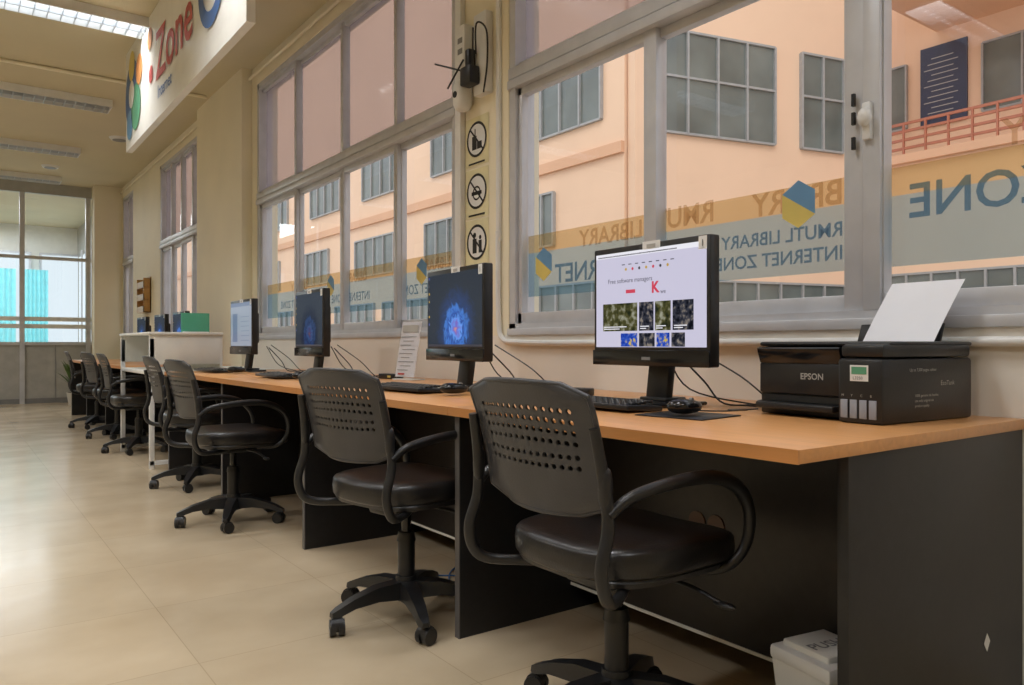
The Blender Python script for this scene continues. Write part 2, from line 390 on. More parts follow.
for (y, z) in ((1.60, 1.45), (3.05, 1.36), (4.3, 1.42), (5.75, 1.42)):
    p = [(X-0.001, y+0.075*math.cos(R(60*i+30)), z+0.085*math.sin(R(60*i+30))) for i in range(6)]
    b.poly([p[0], p[1], p[2], p[3]], 'bluest'); b.poly([p[0], p[3], p[4], p[5]], 'yellow')
b.done("window_lettering_decal", smooth=False)

# conduit / cables on pillar and wall
b = B()
b.box(WX-0.035, WX-0.001, 3.655, 3.715, 1.02, 3.55, 'white', 0.004)
b.box(WX-0.02, WX-0.001, 3.30, 3.33, 1.5, 3.4, 'white', 0.004)
b.tube([(WX-0.015, 3.315, 1.55), (WX-0.015, 3.31, 1.1), (WX-0.018, 3.27, 0.985), (WX-0.018, 3.15, 0.965), (WX-0.018, 2.9, 0.96)], 0.014, 'white')
b.cyl((WX-0.018, 2.92, 0.96), (WX-0.018, -0.6, 0.96), 0.014, 'white')
b.done("cable_conduit")
b = B(); b.cyl((WX-0.03, -2.9, 3.5), (WX-0.03, 7.44, 3.5), 0.014, 'wall'); b.cyl((WX-0.03, 9.12, 3.5), (WX-0.03, 14.3, 3.5), 0.014, 'wall')
b.cyl((-4.98, 8.5, CZ-0.02), (2.2, 8.5, CZ-0.02), 0.018, 'wall')
b.done("ceiling_conduit")

# pillar devices
b = B()
b.box(WX-0.07, WX-0.001, 3.56, 3.645, 2.5, 2.72, 'white', 0.008)
b.box(WX-0.05, WX-0.001, 3.38, 3.50, 2.30, 2.74, 'white', 0.008)
for z in (2.56, 2.62): b.box(WX-0.072, WX-0.069, 3.58, 3.625, z, z+0.03, 'grey')
b.done("wall_junction_box")
b = B()
b.sell((WX-0.055, 3.60, 2.33), (0.05, 0.05, 0.085), 'white', 0.6, 0.7)
b.cyl((WX-0.108, 3.60, 2.33), (WX-0.10, 3.60, 2.33), 0.018, 'ink')
b.done("wall_siren")
b = B()
b.box(WX-0.12, WX-0.052, 3.43, 3.53, 2.35, 2.45, 'blackp', 0.01)
b.box(WX-0.10, WX-0.052, 3.47, 3.51, 2.44, 2.55, 'blackp', 0.01)
b.cyl((WX-0.10, 3.53, 2.44), (WX-0.16, 3.72, 2.52), 0.005, 'blackp'); b.cyl((WX-0.10, 3.43, 2.44), (WX-0.13, 3.38, 2.62), 0.005, 'blackp')
b.cyl((WX-0.10, 3.52, 2.5), (WX-0.14, 3.62, 2.36), 0.005, 'blackp')
b.tube([(WX-0.06, 3.46, 2.52), (WX-0.09, 3.41, 2.66), (WX-0.06, 3.36, 2.62), (WX-0.06, 3.35, 2.45), (WX-0.05, 3.40, 2.3)], 0.005, 'blackp')
b.done("wireless_router")

# prohibition stickers
rt = (0, -1, 0)
for k, z in enumerate((2.075, 1.788, 1.507)):
    b = B(); O = Vector((WX-0.003, 3.535, z)); w = 0.115
    b.rect(O, rt, up, -w, w, -0.135, 0.135, 'cream')
    O2 = O+Vector((-0.001, 0, 0)); O3 = O+Vector((-0.002, 0, 0))
    b.disc(O2, rt, up, 0, 0.01, 0.095, 'white'); b.ring(O3, rt, up, 0, 0.01, 0.084, 0.098, 'ink')
    if k == 0:
        b.rect(O3, rt, up, -0.045, 0.0, -0.045, 0.03, 'ink'); b.rect(O3, rt, up, 0.005, 0.05, -0.045, -0.005, 'ink'); b.rect(O3, rt, up, -0.02, -0.01, 0.03, 0.07, 'ink')
    elif k == 1:
        b.ring(O3, rt, up, 0.0, 0.0, 0.03, 0.04, 'ink'); b.rect(O3, rt, up, -0.05, 0.05, -0.01, 0.01, 'ink')
    else:
        b.disc(O3, rt, up, -0.02, 0.05, 0.015, 'ink'); b.rect(O3, rt, up, -0.04, 0.0, -0.05, 0.03, 'ink'); b.disc(O3, rt, up, 0.035, 0.035, 0.012, 'ink'); b.rect(O3, rt, up, 0.02, 0.05, -0.05, 0.02, 'ink')
    d = 0.07; q = 0.008; O4 = O+Vector((-0.003, 0, 0))
    P = lambda a, c: O4+Vector(rt)*a+Vector(up)*(c+0.01)
    b.poly([P(-d, d-q), P(-d+q, d), P(d, -d+q), P(d-q, -d)], 'ink')
    b.rect(O3, rt, up, -0.08, 0.08, -0.125, -0.115, 'ink')
    b.done("prohibition_sticker", smooth=False)

# ---------------------------------------------------------------- hanging sign bulkhead
b = B(); sx = 1.30
b.box(sx, sx+0.05, 4.22, 7.75, 2.71, CZ-0.002, 'offwhite')
O = Vector((sx-0.002, 7.75, 2.71)); rt = (0, -1, 0)
O1 = O+Vector((-0.002, 0, 0)); O2 = O+Vector((-0.004, 0, 0)); O3 = O+Vector((-0.006, 0, 0))
for (a, c, r, m_) in ((0.30, 0.45, 0.30, 'blue'), (0.48, 0.3, 0.2, 'green'), (0.3, 0.7, 0.13, 'yellow'), (0.62, 0.58, 0.13, 'orangep'), (0.2, 0.2, 0.13, 'bluest')):
    b.ring(O1 if r > 0.25 else O2, rt, up, a, c, r*0.0, r, m_)
b.disc(O3, rt, up, 0.30, 0.45, 0.12, 'offwhite')
for (a, c, r, m_) in ((1.05, 0.70, 0.09, 'orangep'), (1.1, 0.40, 0.07, 'red')): b.disc(O2, rt, up, a, c, r, m_)
b.text("Zone", 0.52, O2+Vector((0, -1.28, 0.30)), rt, up, 'red', bold=0.008)
b.text("Internet", 0.14, O2+Vector((0, -1.35, 0.14)), rt, up, 'blue', bold=0.002)
b.ring(O2, rt, up, 2.85, 0.5, 0.2, 0.3, 'blue'); b.ring(O2, rt, up, 2.85, 0.5, 0.06, 0.12, 'blue')
b.done("hanging_zone_sign", smooth=False)

# ---------------------------------------------------------------- ceiling lights
def fixture(tm):
    lb = B()
    lb.box(-0.62, 0.62, -0.15, 0.15, -0.012, -0.001, 'white')
    for yy in (-0.15, 0.14): lb.box(-0.62, 0.62, yy, yy+0.01, -0.08, -0.012, 'white')
    for xx in (-0.62, 0.61): lb.box(xx, xx+0.01, -0.14, 0.14, -0.08, -0.012, 'white')
    for i in range(13): lb.box(-0.56+i*0.093, -0.556+i*0.093, -0.14, 0.14, -0.08, -0.05, 'reflector')
    lb.box(-0.61, 0.61, -0.004, 0.004, -0.08, -0.045, 'reflector')
    for yy in (-0.075, 0.075): lb.cyl((-0.59, yy, -0.032), (0.59, yy, -0.032), 0.013, tm, n=10)
    return lb.mesh("fluorescent_ceiling_light")
f_on, f_off = fixture('tube'), fixture('tube_off')
LP = [(0.8, y) for y in (-0.6, 1.9, 4.4, 6.9, 9.4, 11.9, 14.1)]+[(-1.65, y) for y in (0.37, 2.87, 5.38, 7.9, 10.4, 12.9)]
for (x, y) in LP:
    off = x > 0 and y > 9
    inst("fluorescent_ceiling_light", f_off if off else f_on, (x, y, CZ))
    if off: continue
    l = bpy.data.lights.new("tube_lamp", 'AREA'); l.shape = 'RECTANGLE'; l.size = 1.15; l.size_y = 0.26; l.energy = 15 if x > 0 else 26; l.color = (0.97, 0.98, 1.0); l.spread = R(125 if x > 0 else 140)
    lo = bpy.data.objects.new("tube_lamp", l); lo.location = (x, y, CZ-0.083); scene.collection.objects.link(lo)
b = B(); b.cyl((0, 0, -0.001), (0, 0, -0.03), 0.12, 'white', r1=0.10, n=24); b.cyl((0, 0, -0.03), (0, 0, -0.035), 0.08, 'grey', n=24)
dm = b.mesh("ceiling_speaker")
for (x, y) in ((1.75, 10.9), (1.2, 13.2)): inst("ceiling_speaker", dm, (x, y, CZ))

# ---------------------------------------------------------------- far glazed partition
b = B(); y0 = FY-0.04; y1 = FY+0.04
b.box(-5, WX, y0, y1, 3.42, CZ, 'lgrey'); b.box(-5, WX, y0, y1, 0, 0.08, 'grey')
xs = [-5, -3.7, -2.4, -1.1, -0.2, 0.94, 1.88, 2.34]
for x in xs: b.box(x-0.035, x+0.035, y0-0.01, y1+0.01, 0, 3.42, 'alu')
for z in (0.95, 2.35): b.box(-5, WX, y0, y1, z, z+0.05, 'alu')
for i in range(len(xs)-1):
    a, c = xs[i]+0.035, xs[i+1]-0.035
    b.box(a, c, FY-0.015, FY+0.015, 0.08, 0.95, 'lgrey')
    b.box((a+c)/2-0.004, (a+c)/2+0.004, FY-0.02, FY+0.02, 0.08, 0.95, 'grey')
    b.rect((0, FY, 0), (1, 0, 0), (0, 0, 1), a, c, 1.0, 3.42, 'glass')
    for z in (1.22, 1.34): b.rect((0, FY-0.004, 0), (1, 0, 0), (0, 0, 1), a, c, z, z+0.07, 'offwhite')
b.done("wall_glass_partition", smooth=False)
# room behind partition
b = B(); b.box(-5, WX+0.25, 20, 20.2, 0, 3.6, 'offwhite'); b.done("wall_far", smooth=False)
b = B()
for i in range(5):
    x = -3.6+i*1.3
    b.box(x, x+1.15, 19.93, 19.99, 0.9, 3.0, 'alu'); b.box(x+0.05, x+1.1, 19.92, 19.93, 0.95, 2.95, 'skyglow')
b.done("window_5", smooth=False)
b = B()
for (x0, x1) in ((0.55, 1.15), (1.3, 1.75)):
    n = 26; vs = []
    for i in range(n+1):
        x = x0+(x1-x0)*i/n; y = 19.75+0.04*math.sin(i*1.4)
        vs += [(x, y, 0.05), (x, y, 2.6)]
    b.raw(vs, [[2*i, 2*i+2, 2*i+3, 2*i+1] for i in range(n)], 'curtain')
b.done("window_curtain")
b = B(); b.box(WX, WX+0.2, FY, 20, 0, CZ, 'lgrey')
for i in range(7): b.box(WX-0.03, WX-0.001, 15.1+i*0.65, 15.55+i*0.65, 0.9, 2.9, 'skyglow'); b.box(WX-0.06, WX-0.03, 15.0+i*0.65, 15.1+i*0.65, 0.8, 3.0, 'alu')
b.done("wall_right_rear", smooth=False)
l = bpy.data.lights.new("rear_room_fill", 'AREA'); l.size = 3; l.energy = 150; l.color = (0.88, 0.95, 1)  # added fill light that brightens the room beyond the partition
lo = bpy.data.objects.new("rear_room_fill", l); lo.location = (0, 17.4, 3.5); scene.collection.objects.link(lo)

# ---------------------------------------------------------------- courtyard outside
b = B(); b.box(WX+0.25, 40, -25, 60, -0.3, -0.1, 'pave'); b.done("courtyard_ground", smooth=False)
def ext_window(b, o, rt, a0, a1, z0, z1, nc, nr, n_):
    o, rt, n_ = Vector(o), Vector(rt), Vector(n_); U = Vector((0, 0, 1))
    ang = math.atan2(rt.y, rt.x)
    def bar(aa, ab, za, zb, m, t):
        c = o+rt*((aa+ab)/2)+U*((za+zb)/2)+n_*(t/2); b.obox(T(*c) @ Matrix.Rotation(ang, 4, 'Z'), (ab-aa, t, zb-za), m)
    bar(a0, a1, z0, z1, 'outglass', 0.04)
    w = 0.05
    for i in range(nc+1): x = a0+(a1-a0)*i/nc; bar(x-w/2, x+w/2, z0, z1, 'outframe', 0.1)
    for z in ([z0, z1]+[z0+(z1-z0)*0.55]*(nr > 1)): bar(a0, a1, z-w/2, z+w/2, 'outframe', 0.09)
CA = Vector((12, 11.87, 0)); dB = Vector((0.97, -0.243, 0)); nB = Vector((-0.243, -0.97, 0))
b = B(); b.box(12, 12.3, 12.2, 60, -0.3, 13, 'peach')
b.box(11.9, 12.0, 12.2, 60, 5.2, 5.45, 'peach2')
oA = (12, 0, 0)
for (y0, y1) in ((12.9, 15.8), (17.6, 20.5), (22.5, 25.4), (27.4, 30.3), (33, 36)): ext_window(b, oA, (0, 1, 0), y0, y1, 6.1, 7.5, 4, 1, (-1, 0, 0))
for (y0, y1) in ((14.6, 16.4), (18.2, 20.9), (23, 26), (28.5, 31.5), (34, 37)): ext_window(b, oA, (0, 1, 0), y0, y1, 3.4, 4.7, 4, 1, (-1, 0, 0))
for k in range(8): ext_window(b, oA, (0, 1, 0), 12.5+k*4, 15.8+k*4, 0.6, 2.4, 5, 1, (-1, 0, 0))
b.done("opposite_building_side_facade", smooth=False)
b = B(); c = CA+dB*3.22-nB*0.15
b.obox(T(c.x, c.y, 6.35) @ Matrix.Rotation(math.atan2(dB.y, dB.x), 4, 'Z'), (6.44, 0.3, 13.3), 'peach')
ext_window(b, CA, dB, 0.5, 3.75, 5.65, 7.92, 4, 2, nB); ext_window(b, CA, dB, 4.56, 5.85, 5.65, 7.92, 2, 2, nB)
ext_window(b, CA, dB, 0.6, 5.9, 0.8, 2.4, 8, 1, nB)
b.done("opposite_building_facade", smooth=False)
b = B()
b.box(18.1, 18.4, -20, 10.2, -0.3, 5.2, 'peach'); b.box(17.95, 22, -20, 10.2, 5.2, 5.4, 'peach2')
b.box(22, 22.3, -20, 16, -0.3, 13, 'peach'); b.box(17.9, 22, -20, 10.2, 9.6, 13, 'peach')
ext_window(b, (22, 0, 0), (0, 1, 0), 6.2, 9.0, 7.1, 8.9, 3, 1, (-1, 0, 0)); ext_window(b, (22, 0, 0), (0, 1, 0), 1.2, 4.6, 7.1, 8.9, 4, 1, (-1, 0, 0))
ext_window(b, (22, 0, 0), (0, 1, 0), 11, 12.4, 7.1, 8.9, 2, 1, (-1, 0, 0))
for k in range(5): ext_window(b, (18.1, 0, 0), (0, 1, 0), 6.2-k*4, 9.6-k*4, 0.8, 2.6, 6, 1, (-1, 0, 0))
b.done("gallery_wing_building", smooth=False)
b = B()
for z in (6.13, 5.95, 5.75, 5.55): b.box(18.02, 18.07, -15, 9.7, z-0.03, z+0.03, 'orange')
y = 9.6
while y > -15: b.box(18.0, 18.06, y-0.02, y+0.02, 5.401, 6.13, 'orange'); y -= 0.5
b.done("gallery_railing", smooth=False)
b = B(); b.box(21.93, 21.99, 9.38, 10.6, 7.0, 9.2, 'navy')
for i in range(12): b.rect((21.92, 0, 0), (0, -1, 0), up, -10.5+0.1*(i % 3), -9.6-0.12*(i % 2), 7.2+i*0.15, 7.225+i*0.15, 'lgrey')
b.done("notice_board", smooth=False)

# ---------------------------------------------------------------- desks
DX0 = 1.30
def desk(ya, yb, first=False, DX1=2.346):
    b = B()
    b.box(DX0+0.004, DX1, ya, yb, 0.722, 0.75, 'wood', 0.002)
    b.box(DX0, DX0+0.004, ya, yb, 0.722, 0.75, 'wood_edge')
    b.box(1.33, DX1-0.05, yb-0.028, yb-0.003, 0.0, 0.722, 'lam'); b.box(1.326, 1.33, yb-0.028, yb-0.003, 0.0, 0.722, 'edge')
    if first:
        b.box(1.485, 2.345, ya+0.006, ya+0.031, 0.0, 0.722, 'lam', 0.001)
        q = (2.125, ya+0.005, 0.195)
        b.poly([(q[0]+0.018*math.cos(R(90*i)), q[1], q[2]+0.024*math.sin(R(90*i))) for i in range(4)], 'white')
    b.box(1.80, 1.82, ya+(0.031 if first else 0.0), yb-0.028, 0.10, 0.722, 'lam2')
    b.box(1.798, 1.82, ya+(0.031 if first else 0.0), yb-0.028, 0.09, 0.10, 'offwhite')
    for yy in ((ya+yb)/2+0.03, (ya+yb)/2-0.04):
        b.cyl((1.80, yy, 0.425), (1.796, yy, 0.425), 0.030, 'brass', n=20)
    b.cyl((1.95, (ya+yb)/2, 0.7495), (1.95, (ya+yb)/2, 0.752), 0.03, 'blackp', n=20)
    b.done("office_desk", smooth=True)
bounds = [0.855, 2.13, 3.47, 4.80, 6.20]
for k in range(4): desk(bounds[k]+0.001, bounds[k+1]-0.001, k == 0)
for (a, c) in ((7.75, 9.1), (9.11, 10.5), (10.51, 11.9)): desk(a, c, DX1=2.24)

# ---------------------------------------------------------------- chair
def chair_mesh():
    b = B()
    for i in range(5):
        a = R(72*i+26); d = Vector((math.cos(a), math.sin(a), 0)); n_ = Vector((-d.y, d.x, 0))
        vs = []
        for (r, w, zt, zb) in ((0.03, 0.034, 0.135, 0.075), (0.12, 0.030, 0.130, 0.085), (0.205, 0.025, 0.108, 0.078), (0.262, 0.020, 0.085, 0.060), (0.282, 0.012, 0.075, 0.06)):
            c = d*r
            vs += [c+n_*w+Vector((0, 0, zb)), c+n_*w*0.75+Vector((0, 0, zt)), c-n_*w*0.75+Vector((0, 0, zt)), c-n_*w+Vector((0, 0, zb))]
        fs = []
        for k in range(4):
            for j in range(4): fs.append([4*k+j, 4*k+(j+1) % 4, 4*k+4+(j+1) % 4, 4*k+4+j])
        fs += [[3, 2, 1, 0], [16, 17, 18, 19]]
        b.raw(vs, fs, 'blackp')
        c = d*0.262; ra = a+1.0+i*0.9; wd = Vector((math.cos(ra), math.sin(ra), 0)); fd = Vector((-wd.y, wd.x, 0))
        b.cyl(c+Vector((0, 0, 0.045)), c+Vector((0, 0, 0.075)), 0.011, 'blackp', n=10)
        cc = c-fd*0.008
        for sgn in (-1, 1):
            b.cyl(cc+wd*0.006*sgn+Vector((0, 0, 0.0272)), cc+wd*0.024*sgn+Vector((0, 0, 0.0272)), 0.027, 'blackp', n=20)
        b.cyl(cc-wd*0.018+Vector((0, 0, 0.036)), cc+wd*0.018+Vector((0, 0, 0.036)), 0.024, 'blackp', n=14)
    b.cyl((0, 0, 0.07), (0, 0, 0.15), 0.045, 'blackp', r1=0.036, n=24)
    b.cyl((0, 0, 0.15), (0, 0, 0.27), 0.030, 'blackp', n=20); b.cyl((0, 0, 0.27), (0, 0, 0.30), 0.034, 'blackp', r1=0.028, n=20)
    b.cyl((0, 0, 0.30), (0, 0, 0.39), 0.017, 'blackg', n=16)
    b.box(-0.12, 0.10, -0.06, 0.06, 0.375, 0.415, 'blackp', 0.012)
    b.box(-0.17, 0.17, -0.15, 0.15, 0.408, 0.425, 'blackp', 0.005)
    b.tube([(0.05, -0.05, 0.39), (0.06, -0.18, 0.385), (0.07, -0.26, 0.365)], 0.006, 'blackp'); b.sell((0.072, -0.27, 0.362), (0.014, 0.03, 0.008), 'blackp', 1, 1, 12, 8)
    def wf(x, y, z):
        z2 = z + 0.012*((y/0.23)**2) - 0.02*max(0, x/0.24)**3 - 0.004*(1-min(1, (x/0.2)**2))
        return (x*(1.0), y*(1-0.05*(-x/0.24 if x < 0 else 0)), z2)
    b.sell((0.02, 0, 0.462), (0.238, 0.230, 0.046), 'leather', 0.42, 0.55, 48, 16, wf)
    b.sell((0.02, 0, 0.432), (0.226, 0.218, 0.020), 'blackp', 0.4, 0.55, 40, 8, None)
    # perforated backrest
    nc, nr = 18, 12; W_, H_ = 0.216, 0.285; z0 = 0.582
    def mp(s, t, off=0.0):
        q = abs(2*t-1)*0.990; hw = W_*(1-q**14)**(1/4.5)*(0.94+0.06*t)
        y = s*hw; x = -0.228-0.070*t**1.2-0.030*(1-s*s)+0.010*math.sin(t*math.pi)
        return Vector((x-off, y, z0+H_*t+0.005*(1-s*s)*(1 if t > 0.5 else -1)))
    for side in (0, 1):
        vid = {}; vs = []; fs = []
        off = 0.006*side
        def gv(s, t):
            k = (round(s, 5), round(t, 5))
            if k not in vid: vid[k] = len(vs); vs.append(mp(s, t, off))
            return vid[k]
        for i in range(nc):
            for j in range(nr):
                s0, s1 = -1+2*i/nc, -1+2*(i+1)/nc; t0, t1 = j/nr, (j+1)/nr
                cs, ct = (s0+s1)/2, (t0+t1)/2
                if 4 <= j <= 9 and 2 <= i <= nc-3:
                    outer = [gv(s0, t0), gv(cs, t0), gv(s1, t0), gv(s1, ct), gv(s1, t1), gv(cs, t1), gv(s0, t1), gv(s0, ct)]
                    rs, rt_ = (s1-s0)*0.31, (t1-t0)*0.26
                    inn = []
                    for a in (225, 270, 315, 0, 45, 90, 135, 180):
                        inn.append(gv(cs+rs*math.cos(R(a)), ct+rt_*math.sin(R(a))))
                    for k in range(8): fs.append([outer[k], outer[(k+1) % 8], inn[(k+1) % 8], inn[k]])
                else:
                    o_ = [gv(s0, t0)]
                    nb = lambda ii, jj: 4 <= jj <= 9 and 2 <= ii <= nc-3
                    if nb(i, j-1): o_.append(gv(cs, t0))
                    o_.append(gv(s1, t0))
                    if nb(i+1, j): o_.append(gv(s1, ct))
                    o_.append(gv(s1, t1))
                    if nb(i, j+1): o_.append(gv(cs, t1))
                    o_.append(gv(s0, t1))
                    if nb(i-1, j): o_.append(gv(s0, ct))
                    fs.append(o_)
        if side == 0: fs = [f[::-1] for f in fs]
        b.raw(vs, fs, 'chairmesh')
    rim = [mp(-1+2*i/nc, 1, 0.003) for i in range(nc+1)]+[mp(1, 1-i/nr, 0.003) for i in range(1, nr+1)]+[mp(1-2*i/nc, 0, 0.003) for i in range(1, nc+1)]+[mp(-1, i/nr, 0.003) for i in range(1, nr+1)]
    b.tube(rim, 0.006, 'chairmesh', n=8, sub=1)
    for sg in (-1, 1):
        y = 0.218*sg
        b.tube([(-0.281, y*1.0, 0.78), (-0.263, y*1.03, 0.68), (-0.256, y*1.07, 0.58), (-0.280, y*1.09, 0.49), (-0.25, y*1.05, 0.42), (-0.16, y*0.8, 0.405), (-0.06, y*0.45, 0.405)], [0.010, 0.012, 0.012, 0.011], 'blackp', n=10, sx=1.2)
        b.sell((-0.258, y*1.04, 0.655), (0.014, 0.014, 0.045), 'blackp', 0.7, 0.7, 14, 10)
        b.tube([(-0.256, y*1.08, 0.600), (-0.20, y*1.13, 0.635), (-0.06, y*1.16, 0.654), (0.06, y*1.16, 0.65), (0.15, y*1.15, 0.615), (0.20, y*1.12, 0.55), (0.20, y*1.07, 0.47), (0.15, y*0.95, 0.418), (0.08, y*0.6, 0.408)], [0.010, 0.013, 0.015, 0.015, 0.012, 0.011, 0.010, 0.009], 'blackp', n=12, sx=1.25)
    return b.mesh("office_chair", ang=45)
cm = chair_mesh()
for (x, y, rz) in ((1.335, 1.385, 1), (1.285, 2.38, 12), (1.23, 4.22, 4), (1.35, 5.45, 0), (1.36, 7.5, 0), (1.40, 8.8, 8), (1.38, 10.0, -5)):
    inst("office_chair", cm, (x, y, 0), R(rz))

# ---------------------------------------------------------------- all-in-one computers (screen faces -X)
def aio(kind):
    b = B(); w, zb, zt = 0.265, 0.128, 0.535; th = 0.022
    b.box(-th, th, -w, w, zb, zt, 'blackp', 0.006)
    b.box(th-0.004, th+0.035, -w*0.7, w*0.7, zb+0.08, zt-0.1, 'blackp', 0.012)
    O = Vector((-th-0.0008, 0, 0)); rt = (0, -1, 0); up = (0, 0, 1)
    sz0, sz1, sw = zb+0.062, zt-0.02, w-0.014
    b.box(-th-0.006, -th, -w, w, zb, zb+0.052, 'blackg', 0.002)
    b.rect(O, rt, up, -sw, sw, sz0, sz1, {'swirl': 'swirl', 'dim': 'swirl_dim', 'web': 'scr_bg'}.get(kind, 'scr_bg2'))
    O1 = O+Vector((-0.0006, 0, 0)); O2 = O+Vector((-0.0012, 0, 0))
    if kind == 'web':
        b.rect(O1, rt, up, -sw, sw, sz1-0.016, sz1, 'scr_white')
        b.rect(O1, rt, up, -sw+0.01, sw-0.12, sz1-0.013, sz1-0.009, 'scr_text')
        for i in range(8): b.rect(O1, rt, up, -0.12+i*0.032, -0.105+i*0.032, sz1-0.045, sz1-0.042, 'scr_text')
        for i in range(7): b.disc(O1, rt, up, -0.10+i*0.032, sz1-0.06, 0.005, 'scr_red' if i % 3 == 1 else ('scr_text' if i % 3 else 'scr_yel'))
        b.text("Free software managers", 0.022, O1+Vector((0, 0.19, sz1-0.105)), rt, up, 'scr_text')
        b.rect(O1, rt, up, -0.10, -0.055, sz1-0.142, sz1-0.13, 'scr_red')
        b.text("K", 0.05, O1+Vector((0, -0.02, sz1-0.145)), rt, up, 'scr_red', bold=0.002)
        b.text("we", 0.02, O1+Vector((0, -0.06, sz1-0.15)), rt, up, 'scr_text')
        for i, (a, c, mm) in enumerate([(-0.215, -0.045, 'scr_olive'), (-0.037, 0.030, 'scr_dark'), (0.036, 0.105, 'scr_olive'), (0.113, 0.20, 'scr_dark')]):
            b.rect(O1, rt, up, a, c, sz0+0.055, sz0+0.150, mm)
            for q in range(2): b.rect(O2, rt, up, a+0.006, a+(c-a)*(0.7-0.2*q), sz0+0.068-q*0.007, sz0+0.071-q*0.007, 'scr_white')
        for i, (a, c, mm) in enumerate([(-0.125, -0.045, 'scr_blue'), (-0.037, 0.035, 'scr_dark'), (0.043, 0.10, 'scr_blue'), (0.108, 0.165, 'scr_dark')]): b.rect(O1, rt, up, a, c, sz0+0.002, sz0+0.047, mm)
    elif kind in ('swirl', 'dim'):
        for i in range(7): b.rect(O1, rt, up, -sw+0.008, -sw+0.018, sz1-0.018-i*0.035, sz1-0.008-i*0.035, ['scr_blue', 'scr_text', 'scr_yel'][i % 3])
        b.rect(O1, rt, up, -sw, sw, sz0, sz0+0.01, 'scr_text')
    else:
        b.rect(O1, rt, up, -sw, sw, sz1-0.03, sz1, 'scr_bg3'); b.rect(O1, rt, up, -0.2, -0.08, sz0+0.03, sz1-0.08, 'scr_bg3')
        for q in range(6): b.rect(O1, rt, up, 0.0, 0.2, sz0+0.04+q*0.035, sz0+0.044+q*0.035, 'scr_bg3')
    b.rect((-th-0.007, 0, 0), rt, up, -0.02, 0.02, zb+0.02, zb+0.03, 'grey')
    b.rect((-th-0.002, 0, 0), rt, up, -0.02, 0.06, zt-0.022, zt+0.004, 'white'); b.rect((-th-0.0035, 0, 0), rt, up, 0.0, 0.04, zt-0.018, zt-0.006, 'lgrey')
    b.rect((-th-0.002, 0, 0), rt, up, w-0.045, w-0.012, zt-0.045, zt-0.004, 'white'); b.text("1", 0.03, (-th-0.004, -(w-0.035), zt-0.036), rt, up, 'ink')
    b.obox(T(0.045, 0, 0.11) @ RY(8), (0.035, 0.095, 0.20), 'blackp', 0.008)
    b.box(-0.10, 0.13, -0.125, 0.125, 0.0, 0.012, 'blackg', 0.005)
    b.box(0.0, 0.10, -0.06, 0.06, 0.012, 0.024, 'blackp', 0.005)
    return b.mesh("all_in_one_computer")
m_web, m_sw, m_dim, m_lt = aio('web'), aio('swirl'), aio('dim'), aio('light')
inst("all_in_one_computer", m_web, (1.88, 1.782, 0.7525), R(-1))
inst("all_in_one_computer", m_sw, (1.80, 2.86, 0.7525), R(-4))
inst("all_in_one_computer", m_dim, (1.81, 4.57, 0.7525), R(-3))
inst("all_in_one_computer", m_lt, (1.78, 5.84, 0.7525), R(0))

# keyboards / mice
b = B(); b.obox(T(0, 0, 0.012) @ RY(3.5), (0.15, 0.44, 0.016), 'blackp', 0.004)
for r in range(5):
    for i in range(15):
        if r == 4 and 3 < i < 9: continue
        b.obox(T(0.052-r*0.024, 0.205-0.0135-i*0.0272*0.98, 0.0245+0.00135*(0.052-r*0.024)/0.024) @ RY(3.5), (0.0195, 0.0225, 0.009), 'blackp', 0.002, 1)
b.obox(T(0.052-4*0.024, 0.205-6*0.0267-0.013, 0.0225) @ RY(3.5), (0.0195, 0.13, 0.009), 'blackp', 0.002, 1)
kb = b.mesh("computer_keyboard")
b = B()
b.sell((0, 0, 0.022), (0.062, 0.036, 0.022), 'blackg', 0.8, 0.8, 24, 12, lambda x, y, z: (x, y*(1-0.12*x/0.055), z*(1.0-0.25*(x/0.06)) if z > 0 else z*0.9))
b.cyl((0.030, -0.004, 0.038), (0.030, 0.004, 0.038), 0.008, 'grey', n=12)
b.tube([(0.060, 0, 0.012), (0.10, 0.01, 0.004), (0.15, -0.05, 0.004), (0.28, -0.07, 0.004)], 0.0022, 'blackp', n=6)
ms = b.mesh("computer_mouse")
b = B(); b.box(-0.09, 0.11, -0.11, 0.11, 0, 0.003, 'blackp', 0.001); pad = b.mesh("mouse_pad")
for (x, y, rz) in ((1.66, 1.82, 0), (1.59, 2.95, 3), (1.60, 4.58, -2), (1.56, 5.85, 2)):
    inst("computer_keyboard", kb, (x, y, 0.7505), R(rz))
for k, (x, y, rz) in enumerate(((1.67, 1.455, 8), (1.62, 2.60, 5), (1.62, 4.22, 0), (1.62, 5.48, 0))):
    inst("computer_mouse", ms, (x, y, 0.7545), R(rz))
    if k == 0: inst("mouse_pad", pad, (x, y, 0.7506), R(rz))

